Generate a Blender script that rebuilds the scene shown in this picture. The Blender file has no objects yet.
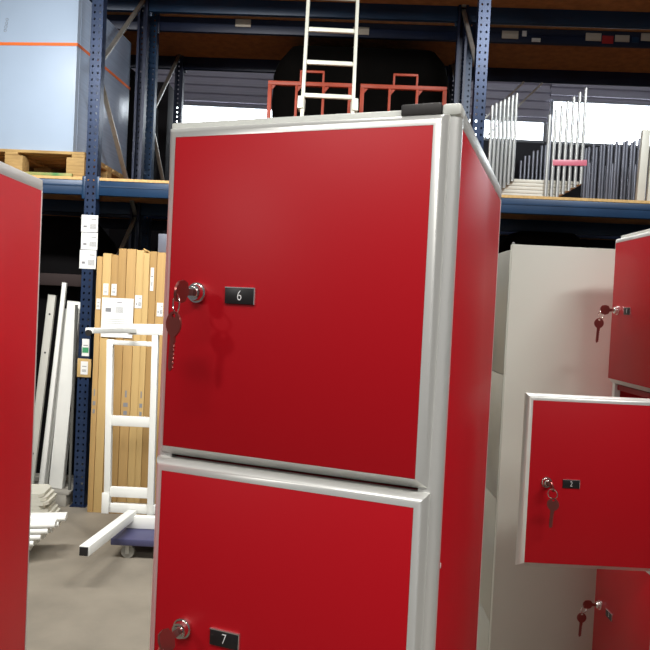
import bpy, bmesh, math, random
from mathutils import Matrix, Vector
random.seed(4)
C = bpy.context.scene.collection
PI = math.pi

# ------------------------------------------------------------------ materials
def mat(name, col, rough=.5, metal=0., noise=0., nscale=8., bump=0., bscale=60., coat=0., stretch=None, col2=None, emit=None, estr=0., alpha=1.):
    m = bpy.data.materials.new(name); m.use_nodes = True
    nt = m.node_tree; b = nt.nodes['Principled BSDF']
    b.inputs['Base Color'].default_value = (*col, 1)
    b.inputs['Roughness'].default_value = rough
    b.inputs['Metallic'].default_value = metal
    b.inputs['Coat Weight'].default_value = coat
    tc = nt.nodes.new('ShaderNodeTexCoord'); mp = nt.nodes.new('ShaderNodeMapping')
    nt.links.new(tc.outputs['Object'], mp.inputs[0])
    if stretch: mp.inputs['Scale'].default_value = stretch
    if noise or col2:
        n = nt.nodes.new('ShaderNodeTexNoise'); n.inputs['Scale'].default_value = nscale; n.inputs['Detail'].default_value = 5
        nt.links.new(mp.outputs[0], n.inputs[0])
        r = nt.nodes.new('ShaderNodeValToRGB')
        c2 = col2 or tuple(max(0, c*(1-noise)) for c in col)
        r.color_ramp.elements[0].color = (*c2, 1); r.color_ramp.elements[1].color = (*col, 1)
        r.color_ramp.elements[0].position = .3; r.color_ramp.elements[1].position = .7
        nt.links.new(n.outputs['Fac'], r.inputs[0]); nt.links.new(r.outputs[0], b.inputs['Base Color'])
    if bump:
        n2 = nt.nodes.new('ShaderNodeTexNoise'); n2.inputs['Scale'].default_value = bscale; n2.inputs['Detail'].default_value = 3
        nt.links.new(mp.outputs[0], n2.inputs[0])
        bp = nt.nodes.new('ShaderNodeBump'); bp.inputs['Strength'].default_value = bump; bp.inputs['Distance'].default_value = .002
        nt.links.new(n2.outputs['Fac'], bp.inputs['Height']); nt.links.new(bp.outputs[0], b.inputs['Normal'])
    if emit:
        b.inputs['Emission Color'].default_value = (*emit, 1); b.inputs['Emission Strength'].default_value = estr
    return m
RED   = mat('red_laminate', (.45,.0032,.010), .44, noise=.03, nscale=3)
RED.node_tree.nodes['Principled BSDF'].inputs['Specular IOR Level'].default_value = .28
ALU   = mat('anodised_profile', (.78,.78,.75), .35, .55)
BARM  = mat('polished_profile', (.80,.81,.80), .30, .35)
CAPM  = mat('grey_plastic_corner', (.60,.61,.57), .45)
GREY  = mat('pale_grey_melamine', (.64,.65,.58), .42, noise=.04, nscale=2)
GREYD = mat('grey_side_doors', (.45,.45,.40), .3, .2, noise=.06, nscale=2)
CHROME= mat('chrome', (.80,.78,.76), .13, 1.)
BLACK = mat('black_plastic', (.012,.011,.012), .4)
BLK2  = mat('black_trim', (.018,.015,.014), .55)
DARK  = mat('dark_gap', (.01,.01,.01), .8)
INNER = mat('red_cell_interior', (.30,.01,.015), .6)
DIGIT = mat('white_digit', (.85,.85,.85), .4)
SILV  = mat('silver_edge', (.8,.8,.8), .25, .9)
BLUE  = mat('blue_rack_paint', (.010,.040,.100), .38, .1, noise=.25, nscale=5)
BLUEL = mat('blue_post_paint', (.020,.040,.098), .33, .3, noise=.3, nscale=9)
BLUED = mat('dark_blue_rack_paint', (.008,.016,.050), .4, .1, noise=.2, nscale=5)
GALV  = mat('galvanised_steel', (.50,.49,.45), .4, .7, noise=.2, nscale=20)
CHIP  = mat('brown_chipboard', (.50,.22,.075), .75, col2=(.34,.14,.05), nscale=14, bump=.2)
CHIPE = mat('raw_board_edge', (.70,.44,.17), .7, noise=.3, nscale=40)
WOOD  = mat('pallet_wood', (.52,.34,.13), .75, col2=(.30,.18,.06), nscale=6, stretch=(1,8,8), bump=.3)
PALG  = mat('grey_weathered_wood', (.33,.31,.27), .8, noise=.3, nscale=10)
CARD  = [mat('carton_tan', (.50,.31,.115), .75, noise=.15, nscale=5, stretch=(6,6,.5)), mat('carton_brown', (.42,.25,.085), .75, noise=.18, nscale=5, stretch=(6,6,.5)), mat('carton_light', (.57,.38,.15), .75, noise=.12, nscale=5, stretch=(6,6,.5))]
PAPER = mat('white_paper', (.80,.80,.78), .6)
INK   = mat('grey_print', (.22,.22,.23), .7)
GREENP= mat('green_print', (.05,.30,.13), .6)
WHITE = mat('white_powder_coat', (.80,.80,.76), .38, noise=.04, nscale=10)
CREAM = mat('cream_powder_coat', (.66,.64,.55), .45, noise=.08, nscale=10)
FLOORM= mat('worn_concrete', (.250,.218,.172), .6, col2=(.18,.157,.124), nscale=3.2, bump=.25, bscale=45)
WRAP  = mat('pale_blue_carton', (.40,.50,.64), .38, noise=.06, nscale=3)
FILM  = mat('stretch_film_side', (.36,.45,.60), .22, noise=.15, nscale=4, stretch=(.3,.3,14), bump=.5, bscale=8)
STRAP = mat('orange_strap', (.85,.17,.03), .5)
ORANGE= mat('orange_red_cage_paint', (.42,.050,.014), .5, noise=.2, nscale=12)
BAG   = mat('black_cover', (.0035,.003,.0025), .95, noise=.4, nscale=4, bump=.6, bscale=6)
LOAD  = mat('dark_load_and_fill', (.004,.0035,.004), .8, noise=.4, nscale=5)  # near-black; also stands in for shade under the shelves
LOAD2 = mat('maroon_dark_fill', (.030,.012,.012), .6, noise=.4, nscale=5)  # dark tone stands in for shade under the right shelf
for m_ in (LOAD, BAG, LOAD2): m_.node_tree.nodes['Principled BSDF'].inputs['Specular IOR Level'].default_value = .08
TUBE  = mat('bright_steel_tube', (.50,.51,.50), .32, .6)
TUBED = mat('dark_steel_tube', (.20,.21,.25), .35, .5)
PINK  = mat('pink_film', (.62,.16,.22), .35)
RIB   = mat('corrugated_steel', (.50,.48,.58), .45, .1)
WALLD = mat('dark_wall_paint', (.07,.07,.085), .7, noise=.2, nscale=2)
CEILM = mat('ceiling_sheet', (.30,.30,.31), .7)
WALLG = mat('grey_hall_wall', (.35,.35,.34), .8, noise=.1, nscale=1)
SKYW  = mat('daylight_pane', (.8,.9,1.), .3, emit=(.88,.95,1.), estr=9.)
FRAMEG= mat('window_frame_grey', (.4,.42,.46), .5)
DOLLY = mat('violet_blue_platform', (.055,.055,.12), .5)
KEYM  = mat('key_metal_with_red_reflection', (.30,.10,.09), .28, .8)  # red of the door's reflection put into the key colour
RUBBER= mat('grey_rubber', (.25,.24,.21), .6)
LADD  = mat('white_aluminium_ladder', (.80,.79,.68), .35, .15)

# ------------------------------------------------------------------ mesh helpers
class MB:
    def __init__(s): s.bm = bmesh.new()
    def box(s, x0, x1, y0, y1, z0, z1, M=None, bev=0.):
        t = bmesh.new(); bmesh.ops.create_cube(t, size=1)
        for v in t.verts: v.co = Vector((x0+(v.co.x+.5)*(x1-x0), y0+(v.co.y+.5)*(y1-y0), z0+(v.co.z+.5)*(z1-z0)))
        if bev: bmesh.ops.bevel(t, geom=t.edges[:], offset=bev, segments=2, affect='EDGES', profile=.5)
        if M: t.transform(M)
        s._add(t); return s
    def _add(s, t):
        me = bpy.data.meshes.new('t'); t.to_mesh(me); t.free(); s.bm.from_mesh(me); bpy.data.meshes.remove(me)
    def cyl(s, a, b, r, r2=None, n=20, caps=True):
        a, b = Vector(a), Vector(b); d = b-a; t = bmesh.new()
        bmesh.ops.create_cone(t, cap_ends=caps, segments=n, radius1=r, radius2=r if r2 is None else r2, depth=d.length)
        t.transform(Matrix.Translation((a+b)/2) @ d.to_track_quat('Z', 'Y').to_matrix().to_4x4()); s._add(t); return s
    def bar(s, a, b, w, h, bev=.002):
        a, b = Vector(a), Vector(b); d = b-a
        q = d.to_track_quat('Y', 'Z').to_matrix().to_4x4()
        return s.box(-w/2, w/2, -d.length/2, d.length/2, -h/2, h/2, Matrix.Translation((a+b)/2) @ q, bev)
    def torus(s, c, R, r, axis='Y', n=28, m=8, M=None):
        t = bmesh.new(); rings = []
        for i in range(n):
            a = 2*PI*i/n; ring = []
            for j in range(m):
                b = 2*PI*j/m; rr = R+r*math.cos(b); h = r*math.sin(b)
                p = (rr*math.cos(a), h, rr*math.sin(a)) if axis == 'Y' else (h, rr*math.cos(a), rr*math.sin(a)) if axis == 'X' else (rr*math.cos(a), rr*math.sin(a), h)
                ring.append(t.verts.new(Vector(p)+Vector(c)))
            rings.append(ring)
        for i in range(n):
            for j in range(m):
                t.faces.new((rings[i][j], rings[(i+1)%n][j], rings[(i+1)%n][(j+1)%m], rings[i][(j+1)%m]))
        if M: t.transform(M)
        s._add(t); return s
    def prism(s, pts, a0, a1, axis='Z', M=None):
        # polygon pts extruded along an axis. 'Z': (x,y); 'X': (y,z); 'Y': (x,z)
        t = bmesh.new()
        f = {'Z': lambda p, h: (p[0], p[1], h), 'X': lambda p, h: (h, p[0], p[1]), 'Y': lambda p, h: (p[0], h, p[1])}[axis]
        A = [t.verts.new(f(p, a0)) for p in pts]; B = [t.verts.new(f(p, a1)) for p in pts]; n = len(pts)
        t.faces.new(A); t.faces.new(B[::-1])
        for i in range(n): t.faces.new((A[i], B[i], B[(i+1)%n], A[(i+1)%n]))
        if M: t.transform(M)
        s._add(t); return s
    def build(s, name, m, parent=None, loc=None, smooth=35, **kw):
        bmesh.ops.recalc_face_normals(s.bm, faces=s.bm.faces[:])
        me = bpy.data.meshes.new(name); s.bm.to_mesh(me); s.bm.free()
        me.materials.append(m)
        if smooth:
            for p in me.polygons: p.use_smooth = True
            try: me.set_sharp_from_angle(angle=math.radians(smooth))
            except Exception: pass
        o = bpy.data.objects.new(name, me); C.objects.link(o)
        if parent: o.parent = parent
        if loc: o.location = loc
        for k, v in kw.items(): o[k] = v
        return o
def thing(name, label, cat, loc=(0,0,0), rz=0., group=None):
    o = bpy.data.objects.new(name, None); C.objects.link(o); o.empty_display_size = .05
    o.location = loc; o.rotation_euler = (0, 0, rz); o['label'] = label; o['category'] = cat
    if group: o['group'] = group
    return o
def tag(o, label, cat, group=None, kind=None):
    o['label'] = label; o['category'] = cat
    if group: o['group'] = group
    if kind: o['kind'] = kind
    return o
def struct(name, mb, m): 
    o = mb.build(name, m, smooth=0); o['kind'] = 'structure'; return o
def digit(txt, size, parent, loc, rot, name='number'):
    cu = bpy.data.curves.new('n', 'FONT'); cu.body = txt; cu.size = size; cu.extrude = .0002; cu.align_x = 'CENTER'; cu.align_y = 'CENTER'; cu.offset = -.0002
    t = bpy.data.objects.new('n', cu); C.objects.link(t); bpy.context.view_layer.update()
    me = bpy.data.meshes.new_from_object(t); bpy.data.objects.remove(t)
    me.materials.clear(); me.materials.append(DIGIT)
    o = bpy.data.objects.new(name, me); C.objects.link(o); o.parent = parent; o.location = loc; o.rotation_euler = rot; o.scale = (.85, 1.1, 1)
    return o

# ------------------------------------------------------------------ lockers
RH = .13525      # half width of the red door leaf
PR = .012        # rounded edge profile of a door
HG = .3235       # height of the red leaf
PITCH = .350
def qr(ax, az, r, n=8, a0=0., a1=PI/2):  # arc points
    return [(ax+r*math.cos(a0+(a1-a0)*i/n), az+r*math.sin(a0+(a1-a0)*i/n)) for i in range(n+1)]
def make_door(parent, ztop, num=None, hinge=None, lock=True, leafm=RED, plain=False):
    """door with its face on local y=0; ztop = top of the coloured leaf. hinge=(x,y,angle) swings it open."""
    zb = ztop-HG
    hx, hy, ang = hinge or (0, 0, 0)
    off = Vector((-hx, -hy, -zb))
    d = MB().box(-RH, RH, 0, .014, zb, ztop, bev=.0006)
    d.bm.transform(Matrix.Translation(off))
    door = d.build('door', leafm, parent, (hx, hy, zb)); door.rotation_euler = (0, 0, ang)
    if plain: return door
    # edge profile: one ring around the leaf, quarter-rounded to the front
    t = bmesh.new(); bmesh.ops.create_cube(t, size=1)
    for v in t.verts: v.co = Vector((v.co.x*2*(RH+PR), .009+v.co.y*.018, (zb+ztop)/2+v.co.z*(HG+2*PR)))
    fe = [e for e in t.edges if all(v.co.y < .001 for v in e.verts)]
    bmesh.ops.bevel(t, geom=fe, offset=PR, segments=7, affect='EDGES', profile=.5)
    ff = [q for q in t.faces if all(v.co.y < .0001 for v in q.verts)]
    bmesh.ops.delete(t, geom=ff, context='FACES')
    for v in t.verts:      # the lower edge falls back in a chamfer
        if v.co.z < zb-.0001: v.co.y = max(v.co.y, min(.0165, (zb-v.co.z)*1.35))
    fr = MB(); fr._add(t)
    fr.bm.transform(Matrix.Translation(off)); fr.build('edge_profile', ALU, door, smooth=50)
    lx, lz = -RH+.0345, ztop-.1610
    if lock:
        l = MB()
        l.cyl((lx, 0, lz), (lx, -.0035, lz), .0108, .0104, 28)
        l.cyl((lx, -.003, lz), (lx, -.0095, lz), .0092, .0080, 28)
        l.cyl((lx, -.0095, lz), (lx, -.0115, lz), .0058, .0052, 24)
        l.bm.transform(Matrix.Translation(off)); l.build('lock_cylinder', CHROME, door)
    if num:
        px, pz = -RH+.0835, lz-.0015
        p = MB().box(px-.0165, px+.0165, -.0022, 0, pz-.0082, pz+.0082, bev=.0004)
        p.bm.transform(Matrix.Translation(off)); pl = p.build('number_plate', BLACK, door)
        e = MB().box(px-.0166, px+.0166, -.0026, 0, pz+.0078, pz+.0088).box(px+.0161, px+.0170, -.0026, 0, pz-.0082, pz+.0088)
        e.bm.transform(Matrix.Translation(off)); e.build('plate_edge', SILV, pl)
        digit(num, .0135, pl, (px-hx, -.0024-hy, pz-zb), (PI/2, 0, 0))
    return door
def key_set(label, world, rz, tilt=0., turn=-.35, ring=.9, group='keys in the locker locks'):
    """an inserted key, its ring and a second key hanging from the ring; local -y points out of the door."""
    k = thing('key_set', label, 'keys', world, rz, group)
    R = Matrix.Rotation(tilt, 4, 'Y')
    a = MB()
    a.box(-.0011, .0011, -.016, 0, -.0035, .0035, R, .0004)                 # blade out of the lock
    a.prism([(-.010,-.004),(-.013,-.0095),(-.020,-.0115),(-.028,-.010),(-.032,-.004),(-.032,.004),(-.028,.010),(-.020,.0115),(-.013,.0095),(-.010,.004)], -.0012, .0012, 'X', R)
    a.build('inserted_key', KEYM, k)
    T = Matrix.Translation((0, -.029, -.0125)) @ Matrix.Rotation(ring, 4, 'Z')
    b = MB().torus((0, 0, 0), .0092, .0009, 'X', M=T)
    b.build('key_ring', CHROME, k)
    M = Matrix.Translation((.001, -.033, -.0205)) @ Matrix.Rotation(turn, 4, 'Z') @ Matrix.Rotation(.05, 4, 'Y')
    c = MB()
    # bow with a hole, collar and toothed blade
    t = bmesh.new(); n = 20; outer = []; inner = []
    for h in (-.001, .001):
        o_ = []; i_ = []
        for i in range(n):
            an = 2*PI*i/n
            o_.append(t.verts.new((.0105*math.cos(an)*(1+.08*math.cos(2*an)), h, -.0115+.0125*math.sin(an))))
            i_.append(t.verts.new((.0028*math.cos(an), h, -.0035+.0022*math.sin(an))))
        outer.append(o_); inner.append(i_)
    for i in range(n):
        j = (i+1) % n
        t.faces.new((outer[0][i], outer[0][j], inner[0][j], inner[0][i])); t.faces.new((outer[1][i], inner[1][i], inner[1][j], outer[1][j]))
        t.faces.new((outer[0][i], outer[1][i], outer[1][j], outer[0][j])); t.faces.new((inner[0][i], inner[0][j], inner[1][j], inner[1][i]))
    t.transform(M); c._add(t)
    teeth = [(-.0035,-.022),(.0035,-.022),(.0035,-.029)]
    for i in range(6): teeth += [(.0022,-.031-.0042*i),(.0036,-.033-.0042*i)]
    teeth += [(.0012,-.056),(-.0012,-.058),(-.0030,-.054)]
    c.prism(teeth, -.0009, .0009, 'Y', M)
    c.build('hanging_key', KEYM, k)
    return k
def locker(root, xl, xr, D, H, ncell, zt, nums, opened=None, rail=.003, bodym=RED):
    """body behind the doors: side panels, rounded corner posts, rails, shelves, back"""
    sl = MB().box(xl, xl+.016, .026, D-.0045, .06, zt+.003, bev=.0005); sl.build('side_panel', bodym, root)
    sr = MB().box(xr-.016, xr-.0004, .026, D-.0045, .06, zt+.003, bev=.0005); sr.build('side_panel', bodym, root)
    for s, xe in ((-1, xl), (1, xr)):
        arc = [(xe-s*.010+s*.010*math.sin(PI/2*i/8), .024-.010*math.cos(PI/2*i/8)) for i in range(9)]
        MB().prism(arc+[(xe, .027), (xe-s*.022, .027), (xe-s*.022, .014)], .05, H-.012, 'Z').build('corner_post', ALU, root)
        MB().box(min(xe, xe-s*.018), max(xe, xe-s*.018), D-.004, D, .05, H-.012, bev=.0015).build('back_post', ALU, root)
    for s, xe in ((-1, xl), (1, xr)):
        MB().box(min(xe-s*.018, xe), max(xe-s*.018, xe), .03, D, zt+rail, H-.001, bev=.0025).build('side_rail', ALU, root)
    MB().box(xl+.004, xr-.020, .015, .032, zt+.0025, H-.003, bev=.002).build('top_rail', CAPM, root)
    MB().box(xl+.018, xr-.018, .03, D-.004, H-.016, H-.006).build('top_panel', GREY, root)
    MB().box(xl+.016, xr-.016, D-.012, D-.004, .06, H-.016).build('back_panel', GREY, root)
    MB().box(xl+.002, xr-.002, .02, D-.01, 0, .06, bev=.002).build('plinth', CAPM, root)
    for k in range(ncell+1):
        z = zt+PR+.001-PITCH*k
        if k == 0: continue
        MB().box(xl+.016, xr-.016, .020, D-.012, max(z-.013, .061), z-.001 if z > .07 else .074).build('shelf', INNER, root)
    for k in range(ncell):
        if k in (opened or {}): make_door(root, zt-PITCH*k, nums.get(k), opened[k])
        else: make_door(root, zt-PITCH*k, nums.get(k), lock=(k in nums))

YAW = .3446; X0, Y0 = .0894, .6057
cx, cy = X0-RH*math.cos(YAW), Y0+RH*math.sin(YAW)
ZT, HT = 1.7705, 1.7934
mid = thing('locker', 'tall red locker in the middle with doors 6 and 7 and grey edge profiles', 'locker', (cx, cy, 0), -YAW, 'red lockers with aluminium edges')
locker(mid, -RH-.0195, RH+.0225, .4315, HT, 5, ZT, {0: '6', 1: '7'})
MB().box(RH+.0045, RH+.0225, .0135, .040, ZT+.012, HT+.0004, bev=.003).build('corner_cap', CAPM, mid)
MB().box(RH-.034, RH+.004, .0125, .034, ZT+.0135, HT+.0012, bev=.0015).build('black_insert', BLK2, mid)
MB().box(RH+.0222, RH+.0229, .030, .032, ZT-.413, ZT-.408, bev=.0002).build('scratch', PAPER, mid)
def w_mid(x, y, z):
    return (cx+x*math.cos(YAW)+y*math.sin(YAW), cy-x*math.sin(YAW)+y*math.cos(YAW), z)
LX = -RH+.0345
key_set('keys hanging in the lock of the door numbered 6', w_mid(LX, -.0105, ZT-.1610), -YAW, .12)
key_set('keys hanging in the lock of the door numbered 7', w_mid(LX, -.0105, ZT-.1610-PITCH), -YAW, -.5)

# right-hand locker: its front looks to the left, door 2 swung open towards the camera
RX, RY = .686, 1.458
ZR = 1.7885
rl = thing('locker', 'red locker at the right edge with its door numbered 2 standing open', 'locker', (RX, RY, 0), -PI/2, 'red lockers with aluminium edges')
locker(rl, -RH-.013, RH+.0145, .46, ZR+.023, 5, ZR, {0: '1', 1: '2', 2: '3'}, opened={1: (RH+.008, .010, math.radians(90))})
def w_rl(x, y, z): return (RX+y, RY-x, z)
key_set('keys in the upper lock of the right locker, dark against the pale cabinet', w_rl(LX, -.0105, ZR-.1610), -PI/2, 0., PI/2, .5)
key_set('keys in the lowest visible lock of the right locker, under the open door', w_rl(LX, -.0105, ZR-.1610-2*PITCH), -PI/2, 0.2, PI/2, .5)
# open door: local (x,y) rotates +90deg about the hinge
hx, hy = RH+.008, .010
def w_open(x, y, z):
    dx, dy = x-hx, y-hy
    return w_rl(hx-dy, hy+dx, z)
key_set('keys in the lock of the open door numbered 2', w_open(LX, -.0105, ZR-.1610-PITCH), 0., -.35)

# left-hand locker: only its right side panel shows
ll = thing('locker', 'red locker at the left edge showing only its plain side panel', 'locker', (-.492-RH-.0145, .66, 0), 0, 'red lockers with aluminium edges')
locker(ll, -RH-.0145, RH+.0145, .478, 1.796, 5, 1.774, {}, rail=.0005)

# pale grey cabinet behind the right locker
gc = thing('cabinet', 'tall pale grey cabinet with plain panels standing behind the right locker', 'cabinet', (.496, 1.80, 0), 0)
MB().box(0, .52, 0, .018, .06, 1.797, bev=.001).build('side_panel', GREY, gc)
MB().box(.02, .52, .02, .88, .06, 1.784, bev=.001).build('body', GREY, gc)
MB().box(.012, .515, .02, .875, 0, .06).build('plinth', CAPM, gc)
for i in range(2):
    for k in range(5):
        MB().box(0, .018, .022+.43*i, .022+.43*i+.424, 1.784-.344*(k+1)+.001, 1.784-.344*k, bev=.002).build('door', GREYD, gc)
MB().cyl((.005, .01, 1.797), (.005, .01, 1.803), .004, n=12).build('top_screw', SILV, gc)

# ------------------------------------------------------------------ hall
struct('floor', MB().box(-9, 9, -5, 10.6, -.1, 0), FLOORM)
struct('ceiling', MB().box(-9, 9, -5, 10.6, 6.0, 6.1), CEILM)
struct('wall_left', MB().box(-9.1, -9, -5, 10.6, 0, 6.0), WALLG)
struct('wall_right', MB().box(9, 9.1, -5, 10.6, 0, 6.0), WALLG)
wb = MB().box(-9, 9, 10.5, 10.6, 0, 4.38).box(-9, 9, 10.56, 10.6, 5.02, 6.0)
wb.box(-5, 3.36, 10.56, 10.6, 4.68, 5.02).box(-9, -5, 10.5, 10.6, 4.38, 5.02).box(7.6, 9, 10.5, 10.6, 4.38, 5.02)
struct('wall_back', wb, WALLD)
rb = MB()
prof = []
z = 4.68
while z < 5.98:
    prof += [(10.50, z), (10.50, z+.05), (10.46, z+.065), (10.46, z+.115)]; z += .13
rb.prism([(10.55, 4.68)]+prof+[(10.55, z)], -8.95, 3.35, 'X')
struct('trim_1', rb, RIB)
rb = MB(); prof = []; z = 5.04
while z < 5.98:
    prof += [(10.50, z), (10.50, z+.05), (10.46, z+.065), (10.46, z+.115)]; z += .13
rb.prism([(10.55, 5.04)]+prof+[(10.55, z)], 3.36, 8.95, 'X')
struct('trim_2', rb, RIB)
def window(n, x0, x1, z0, z1, k):
    g = struct('window_%d' % n, MB().box(x0, x1, 10.53, 10.55, z0, z1), SKYW)
    f = MB().box(x0, x1, 10.49, 10.53, z0-.03, z0+.01).box(x0, x1, 10.49, 10.53, z1-.01, z1+.02)
    for i in range(k+1):
        x = x0+(x1-x0)*i/k; f.box(x-.02, x+.02, 10.50, 10.53, z0, z1)
    f.build('window_frame', FRAMEG, g, smooth=0)
window(1, -5, 3.3, 4.38, 4.68, 4)
window(2, 3.4, 7.6, 4.38, 5.02, 2)

# ------------------------------------------------------------------ pallet racking (turned 2 degrees about the camera's foot point)
A = math.radians(2); ca, sa = math.cos(A), math.sin(A)
def W(x, y, z=0.): return (x*ca+y*sa, -x*sa+y*ca, z)
def post_mesh(h, w=.086, d=.07):
    mb = MB(); bm = mb.bm
    xs = [-w/2, -.027, -.014, .014, .027, w/2]
    zs = [0.]; hole = []
    p = .05; n = int(h/p)
    for i in range(n): zs += [i*p+.018, i*p+.034]
    zs += [h]
    g = [[bm.verts.new((x, 0, z)) for x in xs] for z in zs]
    for i in range(len(zs)-1):
        for j in range(5):
            if i % 2 == 1 and j in (1, 3): continue
            bm.faces.new((g[i][j], g[i][j+1], g[i+1][j+1], g[i+1][j]))
    for s in (-1, 1):
        a = [bm.verts.new((s*w/2, 0, 0)), bm.verts.new((s*w/2, d, 0)), bm.verts.new((s*w/2, d, h)), bm.verts.new((s*w/2, 0, h))]
        bm.faces.new(a)
        b = [bm.verts.new((s*w/2, d, 0)), bm.verts.new((s*(w/2-.02), d, 0)), bm.verts.new((s*(w/2-.02), d, h)), bm.verts.new((s*w/2, d, h))]
        bm.faces.new(b)
    bmesh.ops.remove_doubles(bm, verts=bm.verts[:], dist=.0001)
    return mb
def rack(label, y0, y1, posts, zl, zu, mpost, mbeam, mrear):
    r = thing('pallet_rack', label, 'rack', W(0, y0), -A, None)
    d = y1-y0
    for x in posts:
        for yy, fl in ((0, 1), (d, -1)):
            o = post_mesh(5.3).build('upright_post', mpost if fl == 1 else mrear, r, (x, yy, 0), smooth=0)
            if fl == -1: o.rotation_euler = (0, 0, PI)
            so = o.modifiers.new('s', 'SOLIDIFY'); so.thickness = .003; so.offset = 0
            MB().box(x-.06, x+.06, yy-(.02 if fl == 1 else .10), yy+(.10 if fl == 1 else .02), 0, .008).build('base_plate', mrear, r)
        z = .41; up = False
        while z < 4.7:
            a, b = (x, .05, z), (x, d-.05, z+.95)
            if not up: a, b = (x, d-.05, z), (x, .05, z+.95)
            MB().bar(a, b, .035, .02).build('diagonal_brace', GALV, r); z += .98; up = not up
        MB().bar((x, .05, .3), (x, d-.05, .3), .035, .02).build('cross_brace', GALV, r)
    ps = sorted(posts)
    for i in range(len(ps)-1):
        xa, xb = ps[i]+.045, ps[i+1]-.045
        for z0, z1 in (zl, zu):
            for yy in (.0, d-.045):
                b = MB().box(xa, xb, yy, yy+.045, z0, z1, bev=.006)
                b.box(xa, xb, yy-.004 if yy == 0 else yy+.043, yy+.004 if yy == 0 else yy+.049, (z0+z1)/2+.008, (z0+z1)/2+.018)
                b.build('beam', mbeam, r)
                for xe, s in ((xa, 1), (xb, -1)):
                    MB().box(min(xe-s*.004, xe+s*.02), max(xe-s*.004, xe+s*.02), yy-.006 if yy == 0 else yy+.03, yy+.02 if yy == 0 else yy+.051, z0-.03, z1+.03, bev=.002).build('beam_connector', mbeam, r)
            MB().box(xa-.05, xb+.05, .002, d-.002, z1, z1+.022).build('deck_board', CHIP, r, smooth=0)
            MB().box(xa, xb, -.003, .0015, z1+.001, z1+.021).build('deck_edge', CHIPE if z0 < 3 else CHIP, r, smooth=0)
    return r
YA0, YA1, YB0, YB1 = 4.95, 6.05, 6.25, 7.30
PA = (-4.87, -1.985, .885, 3.78)
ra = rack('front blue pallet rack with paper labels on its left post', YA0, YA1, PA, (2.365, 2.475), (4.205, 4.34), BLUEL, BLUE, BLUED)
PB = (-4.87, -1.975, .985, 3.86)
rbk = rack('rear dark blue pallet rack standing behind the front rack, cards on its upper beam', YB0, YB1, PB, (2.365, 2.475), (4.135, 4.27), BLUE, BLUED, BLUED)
# long thin tie rods across the right bay of the rear rack
MB().bar((1.05, .93, 3.40), (1.75, 1.0, 4.12), .03, .02).build('tie_rod', WHITE, rbk)
MB().bar((1.15, .93, 3.28), (1.95, 1.0, 4.12), .02, .02).build('tie_rod', WHITE, rbk)

# printed papers stuck to the front left post (local to rack root: y=0 front)
def sheet(parent, x, z, w, h, y=-.004, lay=0, rot=0., name='paper_label', m=None):
    M = Matrix.Translation((x, y, z)) @ Matrix.Rotation(rot, 4, 'Y')
    s = MB().box(-w/2, w/2, -.0008, .0008, -h/2, h/2, M).build(name, m or PAPER, parent, smooth=0)
    p = MB()
    if lay == 0:    # grey square code field left as a plain bar block, lines of small print
        for i in range(9): p.box(w*(.02+.045*i), w*(.045+.045*i), -.0012, 0, -h*.32, -h*.02, M)
        p.box(-w*.36, -w*.16, -.0012, 0, -h*.24, -h*.12, M); p.box(w*.1, w*.4, -.0012, 0, h*.22, h*.27, M)
    elif lay == 1:
        for i in range(7): p.box(-w*.05+w*.035*i, -w*.035+w*.035*i, -.0012, 0, h*.12, h*.28, M)
        p.box(-w*.38, -w*.2, -.0012, 0, h*.14, h*.24, M); p.box(-w*.02, w*.14, -.0012, 0, h*.38, h*.40, M)
        for i in range(3): p.box(-w*.4, w*.35, -.0012, 0, h*(-.05-.05*i), h*(-.042-.05*i), M)
    else:
        for i in range(6): p.box(-w*.3+w*.1*i, -w*.25+w*.1*i, -.0012, 0, -h*.3, -h*.1, M)
        p.box(-w*.3, w*.3, -.0012, 0, h*.1, h*.15, M)
    p.build('print', INK, s, smooth=0)
    return s
for i, (z, dx) in enumerate(((2.15, .0), (2.018, .003), (1.880, -.003))):
    sheet(ra, -1.981+dx, z, .126, .127 if i < 2 else .140)
g = sheet(ra, -1.975, 1.215, .055, .13, lay=2)
MB().box(-1.9985, -1.9515, -.0062, -.0055, 1.175, 1.215).build('green_band', GREENP, g, smooth=0)
MB().box(-2.03, -1.925, -.012, -.002, 0.99, 1.13, bev=.001).build('cardboard_tag', CARD[2], ra)
sheet(ra, -1.975, 1.06, .055, .10, y=-.0135, lay=2)
# cards and labels on the rear rack's upper beam, front face
def card(x, z, w, h, m=PAPER): MB().box(x-w/2, x+w/2, -.012, -.005, z-h/2, z+h/2, bev=.001).build('beam_card', m, rbk)
CARDM = mat('faded_card', (.55,.50,.42), .6); REDC = mat('red_card', (.45,.02,.02), .5)
for x, w, z, h, m in ((-1.12, .145, 4.225, .07, CARDM), (-.015, .15, 4.19, .07, CARDM), (1.36, .15, 4.20, .07, CARDM), (1.49, .04, 4.215, .05, PAPER), (1.60, .08, 4.16, .035, PAPER),
                      (2.12, .14, 4.205, .07, CARDM), (2.25, .10, 4.185, .07, REDC), (2.38, .13, 4.20, .06, CARDM), (2.50, .06, 4.19, .05, BLUE), (2.62, .14, 4.22, .07, CARDM)):
    card(x, z, w, h, m)

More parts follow.
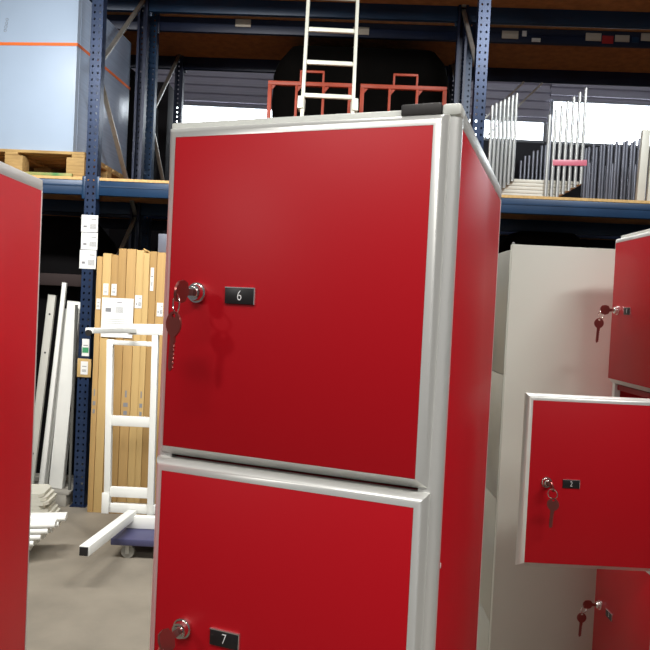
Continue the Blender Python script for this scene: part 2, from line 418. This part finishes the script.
# ------------------------------------------------------------------ big pale carton on a pallet, upper left
DZ = 2.4975
pa = thing('pallet', 'wooden pallet under the big pale blue carton', 'pallet', W(-2.64, 5.02, DZ), -A)
for yy in (.0, .47, .94):
    for xx in (-.52, 0, .48):
        MB().box(xx-.05 if xx > -.5 else xx-.07, xx+.09 if xx > -.5 else xx+.03, yy, yy+.11, .022, .158, bev=.003).build('block', WOOD, pa)
    MB().box(-.6, .57, yy, yy+.11, 0, .022, bev=.002).build('bottom_board', WOOD, pa)
for i in range(7): MB().box(-.6, .57, i*.157, i*.157+.12, .180, .202, bev=.002).build('top_board', WOOD, pa)
for xx in (-.59, -.05, .47): MB().box(xx, xx+.1, 0, 1.06, .158, .180, bev=.002).build('stringer_board', WOOD, pa)
gr_ = MB().box(-.14, .30, -.012, .01, .002, .030, bev=.002); tag(gr_.build('wood_strip', mat('green_painted_strip', (.06,.20,.05), .6, col2=(.45,.36,.12), nscale=9), None, W(-2.45, 5.0, DZ)), 'thin green and tan strip on the shelf edge beneath the pallet', 'strip').rotation_euler = (0, 0, -A)
bx = thing('carton', 'big pale blue carton wrapped in film with an orange strap, upper left', 'box', W(-2.178, 5.06, DZ+.2035), -A-.065)
MB().box(-1.1, 0, 0, 1.02, 0, 1.24, bev=.006).build('wrapped_box', WRAP, bx)
MB().box(.0005, .003, .05, 1.01, .01, 1.23, bev=.001).build('film_side', FILM, bx)
st = MB().box(-1.1, .0055, -.003, .0, .812, .835).box(.0032, .0055, -.003, 1.02, .812, .835)
st.build('strap', STRAP, bx, smooth=0)
sc = MB()
for i in range(4): sc.torus((-.585+.004*i, -.0015, .925+.028*i), .010, .0012, 'Y', n=14, m=4)
sc.build('pen_scribble', INK, bx)

# loads in the racks; those under the shelves are added to darken the gaps
def lump(label, x0, x1, y0, y1, z0, z1, m, e=3.5, sag=.0, cat='load'):
    mb = MB(); bm = mb.bm; n = 36; L = 12; rings = []
    for k in range(L+1):
        t = k/L; zz = z0+(z1-z0)*t
        sc_ = 1. if t < .6 else (1-((t-.6)/.4)**4*(.55 if e < 5 else .16))
        ring = []
        for i in range(n):
            a = 2*PI*i/n; c, s = math.cos(a), math.sin(a)
            rx = abs(c)**(2/e)*(1 if c > 0 else -1); ry = abs(s)**(2/e)*(1 if s > 0 else -1)
            wob = 1+.012*math.sin(5*a+k)+.01*math.sin(3*a-2*k)
            p = W((x0+x1)/2+(x1-x0)/2*rx*sc_*wob*.985, (y0+y1)/2+(y1-y0)/2*ry*sc_*wob*.985, zz)
            ring.append(bm.verts.new(p))
        rings.append(ring)
    for k in range(L):
        for i in range(n): bm.faces.new((rings[k][i], rings[k][(i+1)%n], rings[k+1][(i+1)%n], rings[k+1][i]))
    bm.faces.new(rings[0]); bm.faces.new(rings[-1])
    return tag(mb.build('load_or_dark_fill', m, smooth=60), label, cat)
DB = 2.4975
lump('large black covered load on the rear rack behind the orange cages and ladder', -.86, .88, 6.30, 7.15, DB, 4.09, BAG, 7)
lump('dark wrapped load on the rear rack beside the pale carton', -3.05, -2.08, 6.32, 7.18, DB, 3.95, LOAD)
lump('black load added to darken the space under the front shelf behind the leaning white panels', -3.1, -2.12, 5.62, 6.5, .002, 2.30, LOAD)
lump('black load added to darken the space behind the tan cartons', -1.85, -.75, 5.62, 6.55, .002, 2.33, LOAD)
lump('dark load added to darken the space under the shelf behind the middle locker', -.70, .78, 5.5, 6.5, .002, 2.33, LOAD)
lump('dark load added to darken the space under the right shelf above the grey cabinet', 1.05, 2.25, 5.35, 6.5, .002, 2.33, LOAD)
lump('dark load added to darken the space under the shelf at the right edge', 2.30, 3.55, 5.35, 6.5, .002, 2.30, LOAD2)
tag(MB().box(-2.95, -2.23, 8.9, 9.4, 0, 4.5, bev=.01).build('tall_cabinet', mat('dark_cabinet', (.015,.012,.016), .8)), 'tall dark cabinet far behind the racks, seen between the dark posts', 'cabinet')
# maroon shelf plank in the dark of the left bay
tag(MB().box(-.5, .5, -.03, .03, 0, .10, bev=.004).build('plank', mat('maroon_plank', (.022,.011,.010), .8), None, W(-2.65, 5.50, 1.68)), 'dark reddish plank wedged behind the leaning white panels', 'plank').rotation_euler = (0, 0, -A)

# ------------------------------------------------------------------ orange cages behind the locker
def cage(label, x0, x1):
    c = thing('wire_cage', label, 'cage', W(x0, 5.35, DB), -A, 'orange cages on the shelf')
    w = x1-x0; h = .885; d = .55
    for yy, hh in ((0, h), (d, .60)):
        for i in range(4):
            x = w*i/3; MB().bar((x, yy, 0), (x, yy, hh-.015), .032 if i in (0, 3) else .020, .028).build('upright', ORANGE, c)
        MB().bar((-.015, yy, hh), (w+.015, yy, hh), .03, .032).build('top_rail', ORANGE, c)
        MB().bar((0, yy, .12), (w, yy, .12), .03, .03).build('bottom_rail', ORANGE, c)
    for i in range(3):
        x = w*i/3; MB().prism([(x+.012, h-.012), (x+.05, h-.012), (x+.012, h-.06)], -.006, .006, 'Y').build('gusset', ORANGE, c)
    for x in (0, w):
        MB().bar((x, 0, .60), (x, d, .60), .03, .03).build('side_rail', ORANGE, c)
    hb = MB().bar((w*.38, 0, h), (w*.38, 0, h+.10), .016, .016).bar((w*.66, 0, h), (w*.66, 0, h+.10), .016, .016).bar((w*.37, 0, h+.10), (w*.67, 0, h+.10), .018, .018)
    hb.build('handle', ORANGE, c)
cage('orange cage on the shelf, the left one, partly behind the ladder', -.72, -.075)
cage('orange cage on the shelf, the right one, beside the ladder', .02, .675)

# ------------------------------------------------------------------ ladder
ld = thing('ladder', 'white aluminium ladder leaning on the blue rack above the middle locker', 'ladder', (-.055, 4.34, 0), 0)
def lp(x, z): return (x, .0+.13*z, z)
for s in (-1, 1):
    MB().bar(lp(s*.183, .02), lp(s*.176, 4.35), .024, .055, .004).build('stile', LADD, ld)
    MB().bar(lp(s*.183, 0), lp(s*.183, .05), .034, .07, .004).build('foot', BLACK, ld)
    MB().bar(lp(s*.188, 2.99), lp(s*.186, 3.08), .042, .075, .004).build('guide_bracket', LADD, ld)
for i in range(17):
    z = .165+.2445*i
    MB().bar(lp(-.18, z), lp(.18, z), .024, .030, .004).build('rung', LADD, ld)

# ------------------------------------------------------------------ nested steel frames on the right shelf
for i in range(7):
    zf = DB+.028*i
    f = thing('nested_trestle', ('upright steel frame in the nested row, %s' % ['leftmost and lowest, next to the blue post','second from the blue post','third from the blue post','the middle one of seven','third from its tall right end','second from its tall right end','rightmost and highest']
        [i]), 'frame', W(1.047+.031*i, 5.30, zf), -A, 'nested steel frames')
    wr = .452+.0135*i
    MB().box(-.012, wr+.012, .018, .050, 0, .026, bev=.003).build('cross_bar', CREAM, f)
    MB().box(-.012, wr+.012, .24, .28, 0, .026, bev=.003).build('cross_bar', CREAM, f)
    for x in (0, wr):
        h = .755-.0115*i if x == 0 else .70+.008*i
        MB().cyl((x, 0, .001), (x, 0, h), .0130, n=14).build('upright_tube', TUBE, f)
        MB().box(x-.012, x+.012, .012, .25, .003, .023).build('side_bar', CREAM, f)
        MB().cyl((x, 0, h), (x, 0, h+.006), .011, n=14).build('tube_plug', BLACK, f)
tag(MB().box(0, .265, -.005, -.002, 0, .045, bev=.001).build('plastic_strap', PINK, None, W(1.535, 5.284, 2.80)), 'pink plastic film strap around the tall steel tubes', 'strap').rotation_euler = (0, -.03, -A)

def post_thing(label, x, y, z0, h, r, m, group):
    o = MB().cyl((0,0,0), (0,0,h), r, n=12).build('steel_tube', m, None, W(x, y, z0)); o.rotation_euler = (0, 0, -A)
    return tag(o, label, 'tube', group)
for i in range(16):
    post_thing('dark steel tube standing in the dense row at the right of the bright frames', 1.90+.031*i, 5.62+.02*(i % 2), DB, .53+.0055*i+.012*(i % 3), .0125, TUBED, 'dark tubes on the right shelf')
for i in range(9):
    post_thing('slim grey tube standing on the rear shelf between the bright frames', 1.575+.038*i, 6.45, DB, .60+.026*i+.02*(i % 2), .010, TUBED, 'grey tubes on the rear shelf')
for i in range(14):
    post_thing('dark tube standing on the rear shelf behind the dense dark row', 2.22+.055*i, 6.6, DB, .62+.02*(i % 4), .014, TUBED, 'dark tubes on the rear shelf')
for i, lb in enumerate(('cream steel post at the right edge, the left one of the pair', 'cream steel post at the right edge, the right one of the pair')):
    o = MB().box(-.03, .03, -.02, .02, 0, .58 if i == 0 else .62, bev=.004).build('steel_post', CREAM, None, W(2.185+.078*i, 5.2, DB+.002)); o.rotation_euler = (0, .03, -A)
    tag(o, lb, 'post', 'cream posts at the right edge')

# ------------------------------------------------------------------ tall cartons under the shelf
YC = 4.83
k = YC/5.0
edges = [-1.936, -1.892, -1.825, -1.769, -1.708, -1.636, -1.575, -1.529, -1.475, -1.40, -1.33]
tops = [1.90, 1.925, 1.915, 1.965, 1.965, 1.96, 1.94, 1.955, 1.95, 1.94]
clab = ['leftmost, against the blue post', 'second from the blue post', 'third from the blue post, a small tag near its top', 'first of the taller ones', 'second of the taller ones', 'with a white square label', 'narrow one right of the square label', 'with a tall narrow white label', 'next to the red locker edge', 'half hidden by the red locker']
for i in range(10):
    x0, x1 = edges[i]*k-.0, edges[i+1]*k
    if x1-x0 < .05: pass
    root = thing('carton', 'tall slim brown carton, '+clab[i], 'box', W((x0+x1)/2, YC+.004*(i % 3), 0), -A, 'tall slim cartons')
    hw = (x1-x0)/2-.001
    MB().box(-hw, hw, 0, .30, 0, tops[i], bev=.003).build('cardboard_body', CARD[(i*2+i//3) % 3], root)
    if i in (1, 2): sheet(root, 0, 1.66, .038, .085, y=-.002, lay=2)
    if i == 0: sheet(root, .004, 1.55, .030, .08, y=-.002, lay=2)
    if i == 5: sheet(root, 0, 1.58, .052, .095, y=-.002, lay=0)
    if i == 7: sheet(root, -.004, 1.75, .024, .17, y=-.002, lay=2)
    if i == 8: sheet(root, 0, 1.53, .046, .10, y=-.002, lay=0)
    if i in (0, 2, 4, 6): 
        MB().box(-hw*.5, hw*.5, -.0012, 0, .80, .83).box(-hw*.4, hw*.4, -.0012, 0, .74, .77).box(-hw*.2, hw*.2, -.0012, 0, .87, .92).build('handling_mark', INK, root, smooth=0)
o = sheet(None, 0, 0, .235, .29, y=0, lay=1, name='paper_sheet'); o.location = W(-1.70, YC-.004, 1.455); o.rotation_euler = (0, 0, -A)
tag(o, 'large white printed sheet taped across the tall brown cartons', 'paper')
t_ = MB().bar((0, 0, 0), (.085, .02, -.045), .03, .008).build('wood_strip', CARD[2], None, W(-1.545, YC+.06, 1.975)); tag(t_, 'short curled cardboard strip lying on top of the tall cartons', 'strip')
tag(MB().box(-.05, .05, 0, .10, 0, .14, bev=.003).build('parcel', mat('grey_blue_box', (.13,.14,.18), .5), None, W(-1.40, YC+.10, 1.957)), 'small grey parcel on top of the cartons beside the red locker', 'box', None).rotation_euler = (0, 0, -A)

# ------------------------------------------------------------------ white tube frame on a dolly
wf = thing('tube_trestle', 'white square tube frame on a dolly with one foot towards the camera', 'frame', (-1.24, 4.3, .128), 0)
B = -.128
def wbar(name, a, b, w=.045, h=.045, m=WHITE): return MB().bar((a[0]+1.24, a[1]-4.3, a[2]+B), (b[0]+1.24, b[1]-4.3, b[2]+B), w, h, .003).build(name, m, wf)
wbar('upright', (-1.362, 4.3, .235), (-1.385, 4.3, 1.33), .04, .04)
wbar('upright', (-1.078, 4.3, .16), (-1.095, 4.3, 1.44), .04, .04)
wbar('rung', (-1.37, 4.3, 1.312), (-1.09, 4.3, 1.312), .035, .03)
wbar('rung', (-1.37, 4.3, .803), (-1.09, 4.3, .803), .03, .065)
wbar('rung', (-1.36, 4.3, .338), (-1.09, 4.3, .338), .03, .065)
wbar('rung', (-1.385, 4.31, .232), (-1.05, 4.31, .232), .04, .06)
wbar('base_rail', (-1.215, 4.24, .168), (-.98, 4.24, .168), .045, .078)
wbar('top_rail', (-1.27, 4.3, 1.402), (-1.02, 4.3, 1.41), .045, .07)
wbar('foot', (-1.245, 3.56, .222), (-1.19, 4.27, .205), .056, .056)
wbar('end_cap', (-1.2455, 3.552, .222), (-1.245, 3.559, .222), .048, .048, BLACK)
wbar('arm', (-1.285, 3.62, 1.415), (-1.235, 4.3, 1.395), .045, .030)
MB().cyl((-1.286+1.24, 3.606-4.3, 1.403+B), (-1.284+1.24, 3.619-4.3, 1.403+B), .017, n=20).build('end_knob', BLK2, wf)
MB().box(-1.392+1.24, -1.345+1.24, -.03, -.022, .20+B, .335+B, bev=.002).build('gusset_plate', WHITE, wf)
dl = thing('dolly', 'low violet blue transport dolly under the white tube frame', 'dolly', (-.98, 4.16, 0), 0)
MB().box(-.27, .30, -.13, .35, .085, .127, bev=.006).build('platform', DOLLY, dl)
for x, y in ((-.17, -.09), (.24, -.09), (-.21, .29), (.24, .29)):
    w = MB().cyl((x, y-.014, .040), (x, y+.014, .040), .040, n=24).build('wheel', RUBBER, dl)
    MB().cyl((x, y-.018, .040), (x, y+.018, .040), .014, n=16).build('hub', GALV, w)
    MB().box(x-.012, x+.012, y-.024, y-.019, .03, .085).box(x-.012, x+.012, y+.019, y+.024, .03, .085).box(x-.03, x+.03, y-.03, y+.03, .079, .085).build('caster_fork', GALV, dl)

# ------------------------------------------------------------------ leaning white panels and lying shelves, lower left
gp = thing('pallet', 'grey weathered pallet on the floor under the leaning white panels', 'pallet', W(-2.42, 4.92, 0), -A)
for xx in (-.40, -.06, .25): MB().box(xx, xx+.10, 0, .5, 0, .09, bev=.003).build('block', PALG, gp)
for yy in (0, .13, .26, .39): MB().box(-.42, .37, yy, yy+.10, .09, .112, bev=.002).build('top_board', PALG, gp)
def panel(label, xb, xt, w, z0, z1, y, lean, t=.02, holes=False, m=WHITE, w2=None):
    """tray shaped panel from (xb,z0) to (xt,z1), w wide seen from the front"""
    L = math.hypot(xt-xb, z1-z0); ang = math.atan2(xt-xb, z1-z0)
    M = Matrix.Rotation(-lean, 4, 'X') @ Matrix.Rotation(ang, 4, 'Y')
    r = thing('steel_shelf', label, 'panel', W(xb, y, z0), -A, 'white panels leaning in the rack')
    MB().box(-w/2, w/2, 0, .003, 0, L, M, .0005).build('face', m, r)
    f = MB().box(-w/2, -w/2+.003, 0, t, 0, L, M).box(w/2-.003, w/2, 0, t, 0, L, M).box(-w/2, w/2, 0, t, L-.003, L, M).box(-w/2, w/2, 0, t, 0, .003, M)
    f.build('folded_edge', m, r)
    if holes:
        h = MB()
        for z in (.12, .25, L-.45, L-.15): h.cyl(M @ Vector((-.0, -.0008, z)), M @ Vector((0, .001, z)), .008, n=12)
        h.build('hole', BLACK, r)
PANG = mat('pale_grey_coat', (.52,.51,.46), .5, noise=.1, nscale=8)
panel('white panel leaning in the rack, the leftmost, with dark holes', -2.41, -2.30, .062, .115, 1.60, 5.03, .02, holes=True, m=PANG)
panel('white panel leaning in the rack, second from left, pale grey', -2.315, -2.215, .070, .115, 1.50, 5.06, .02, m=WHITE)
panel('white panel leaning in the rack, the narrow tallest one', -2.292, -2.188, .034, .115, 1.70, 4.985, .02, m=WHITE)
panel('white panel leaning in the rack, the widest, next to the blue post', -2.19, -2.112, .105, .115, 1.56, 5.00, .02, t=.05)
tag(MB().cyl((0,0,0), (0,0,1.42), .011, n=12).build('steel_pole', mat('dark_grey_pole', (.10,.10,.09), .5), None, W(-2.075, 4.99, .112)), 'thin dark grey pole standing between the white panels and the blue post', 'pole')
def shelf_board(name, label, x, y, z, L, w, t, rz, group, m=CREAM, rnd=False):
    o = MB()
    if rnd:
        n = 10; pts = [(-.5*w+t/2*(1-math.sin(PI*i/n)) if 0 else -w/2+t/2-t/2*math.sin(PI*i/n), t/2+t/2*math.cos(PI*i/n)) for i in range(n+1)]
        pts += [(-p[0], t-p[1]) for p in pts]
        o.prism(pts, -L, 0, 'X')
    else:
        # shallow channel with a pointed, folded end
        o.prism([(-L, -w/2), (-.03, -w/2), (0, -w/2+.035), (0, w/2-.035), (-.03, w/2), (-L, w/2)], 0, t-.003, 'Z')
        o.box(-L, -.03, -w/2, -w/2+.006, t-.004, t)
        o.box(-L, -.03, w/2-.006, w/2, t-.004, t)
    ob = o.build(name, m, None, (x, y, z)); ob.rotation_euler = (0, 0, rz); tag(ob, label, 'shelf', group); return ob
ordn = ['lowest', 'second lowest', 'third from the floor', 'fourth from the floor', 'fifth from the floor', 'third from the top', 'second from the top', 'topmost']
for i in range(8):
    shelf_board('shelf_board', 'cream steel shelf lying flat under the leaning panels, '+ordn[i]+' of its stack', -1.875+.012*((i*3) % 4)-.008*i, 4.70, .027*i, .75, .26, .026, .12+.015*math.sin(i*2), 'cream shelves stacked flat')
ordb = ['lowest', 'second lowest', 'middle', 'second highest', 'highest']
tag(MB().box(-.60, -.1, -.26, .26, 0, .04, bev=.003).build('timber_bearer', PALG, None, (-1.72, 4.16, 0)), 'low grey bearer on the floor beneath the lying white rails', 'timber')
ordb = ['lowest', 'second lowest', 'third lowest', 'third highest', 'second highest', 'highest']
for i in range(6):
    for j in range(2):
        shelf_board('steel_rail', 'white round-edged steel rail lying on the floor, %s layer, %s one' % (ordb[i], ('near', 'far')[j]), -1.74+.036*i+.012*j, 3.90+.13*j+.012*i, .042+.034*i, .62, .10, .034, .22, 'white rails lying by the left locker', WHITE, True)

# ------------------------------------------------------------------ light
def lamp(loc, aim, sx, sy, e, col=(1, .97, .92), spread=180):
    l = bpy.data.lights.new('hall_or_fill_lamp', 'AREA'); l.shape = 'RECTANGLE'; l.spread = math.radians(spread); l.size = sx; l.size_y = sy; l.energy = e; l.color = col
    o = bpy.data.objects.new('hall_or_fill_lamp', l); C.objects.link(o); o.location = loc
    o.rotation_euler = (Vector(aim)-Vector(loc)).to_track_quat('-Z', 'Y').to_euler()
lamp((-.7, -.60, 3.1), (-.6, -.3, 0), 1.2, .2, 27, (1, .98, .94))
lamp((1.0, -.45, 3.1), (.9, -.2, 0), 1.2, .2, 46, (1, .98, .94))
lamp((-3.2, -1.5, 2.9), (0, .7, 1.4), .25, .25, 22)
lamp((.3, 2.5, 3.7), (-.6, 1.9, 0), 1.4, .2, 50, (1, .98, .94), 120)  # added fill lamp that brightens the left locker's side panel
lamp((-1.7, 2.3, 4.1), (-1.7, 4.8, 1.3), 2.0, .3, 105, (1, .99, .96), 125)
lamp((2.2, 2.6, 4.6), (1.8, 5.0, 2.5), 2.0, .3, 110, (.95, .98, 1.))
w = bpy.data.worlds.new('World'); bpy.context.scene.world = w; w.use_nodes = True
w.node_tree.nodes['Background'].inputs[0].default_value = (.95, .95, 1., 1); w.node_tree.nodes['Background'].inputs[1].default_value = .14

# ------------------------------------------------------------------ camera
roll, pitch, f = .0482, .0255, 663.5
cam = bpy.data.cameras.new('Camera'); cam.sensor_width = 36; cam.lens = f/650*36; cam.clip_start = .02; cam.clip_end = 60
co = bpy.data.objects.new('Camera', cam); C.objects.link(co)
F = Vector((0, math.cos(pitch), -math.sin(pitch))); U0 = Vector((0, math.sin(pitch), math.cos(pitch))); R0 = Vector((1, 0, 0))
Rt = math.cos(roll)*R0+math.sin(roll)*U0; Up = -math.sin(roll)*R0+math.cos(roll)*U0
M = Matrix((Rt, Up, -F)).transposed().to_4x4(); M.translation = (0, 0, 1.6)
co.matrix_world = M
bpy.context.scene.camera = co
vs = bpy.context.scene.view_settings
vs.view_transform = 'Standard'; vs.look = 'None'; vs.gamma = 1; vs.use_curve_mapping = False; vs.exposure = 0.
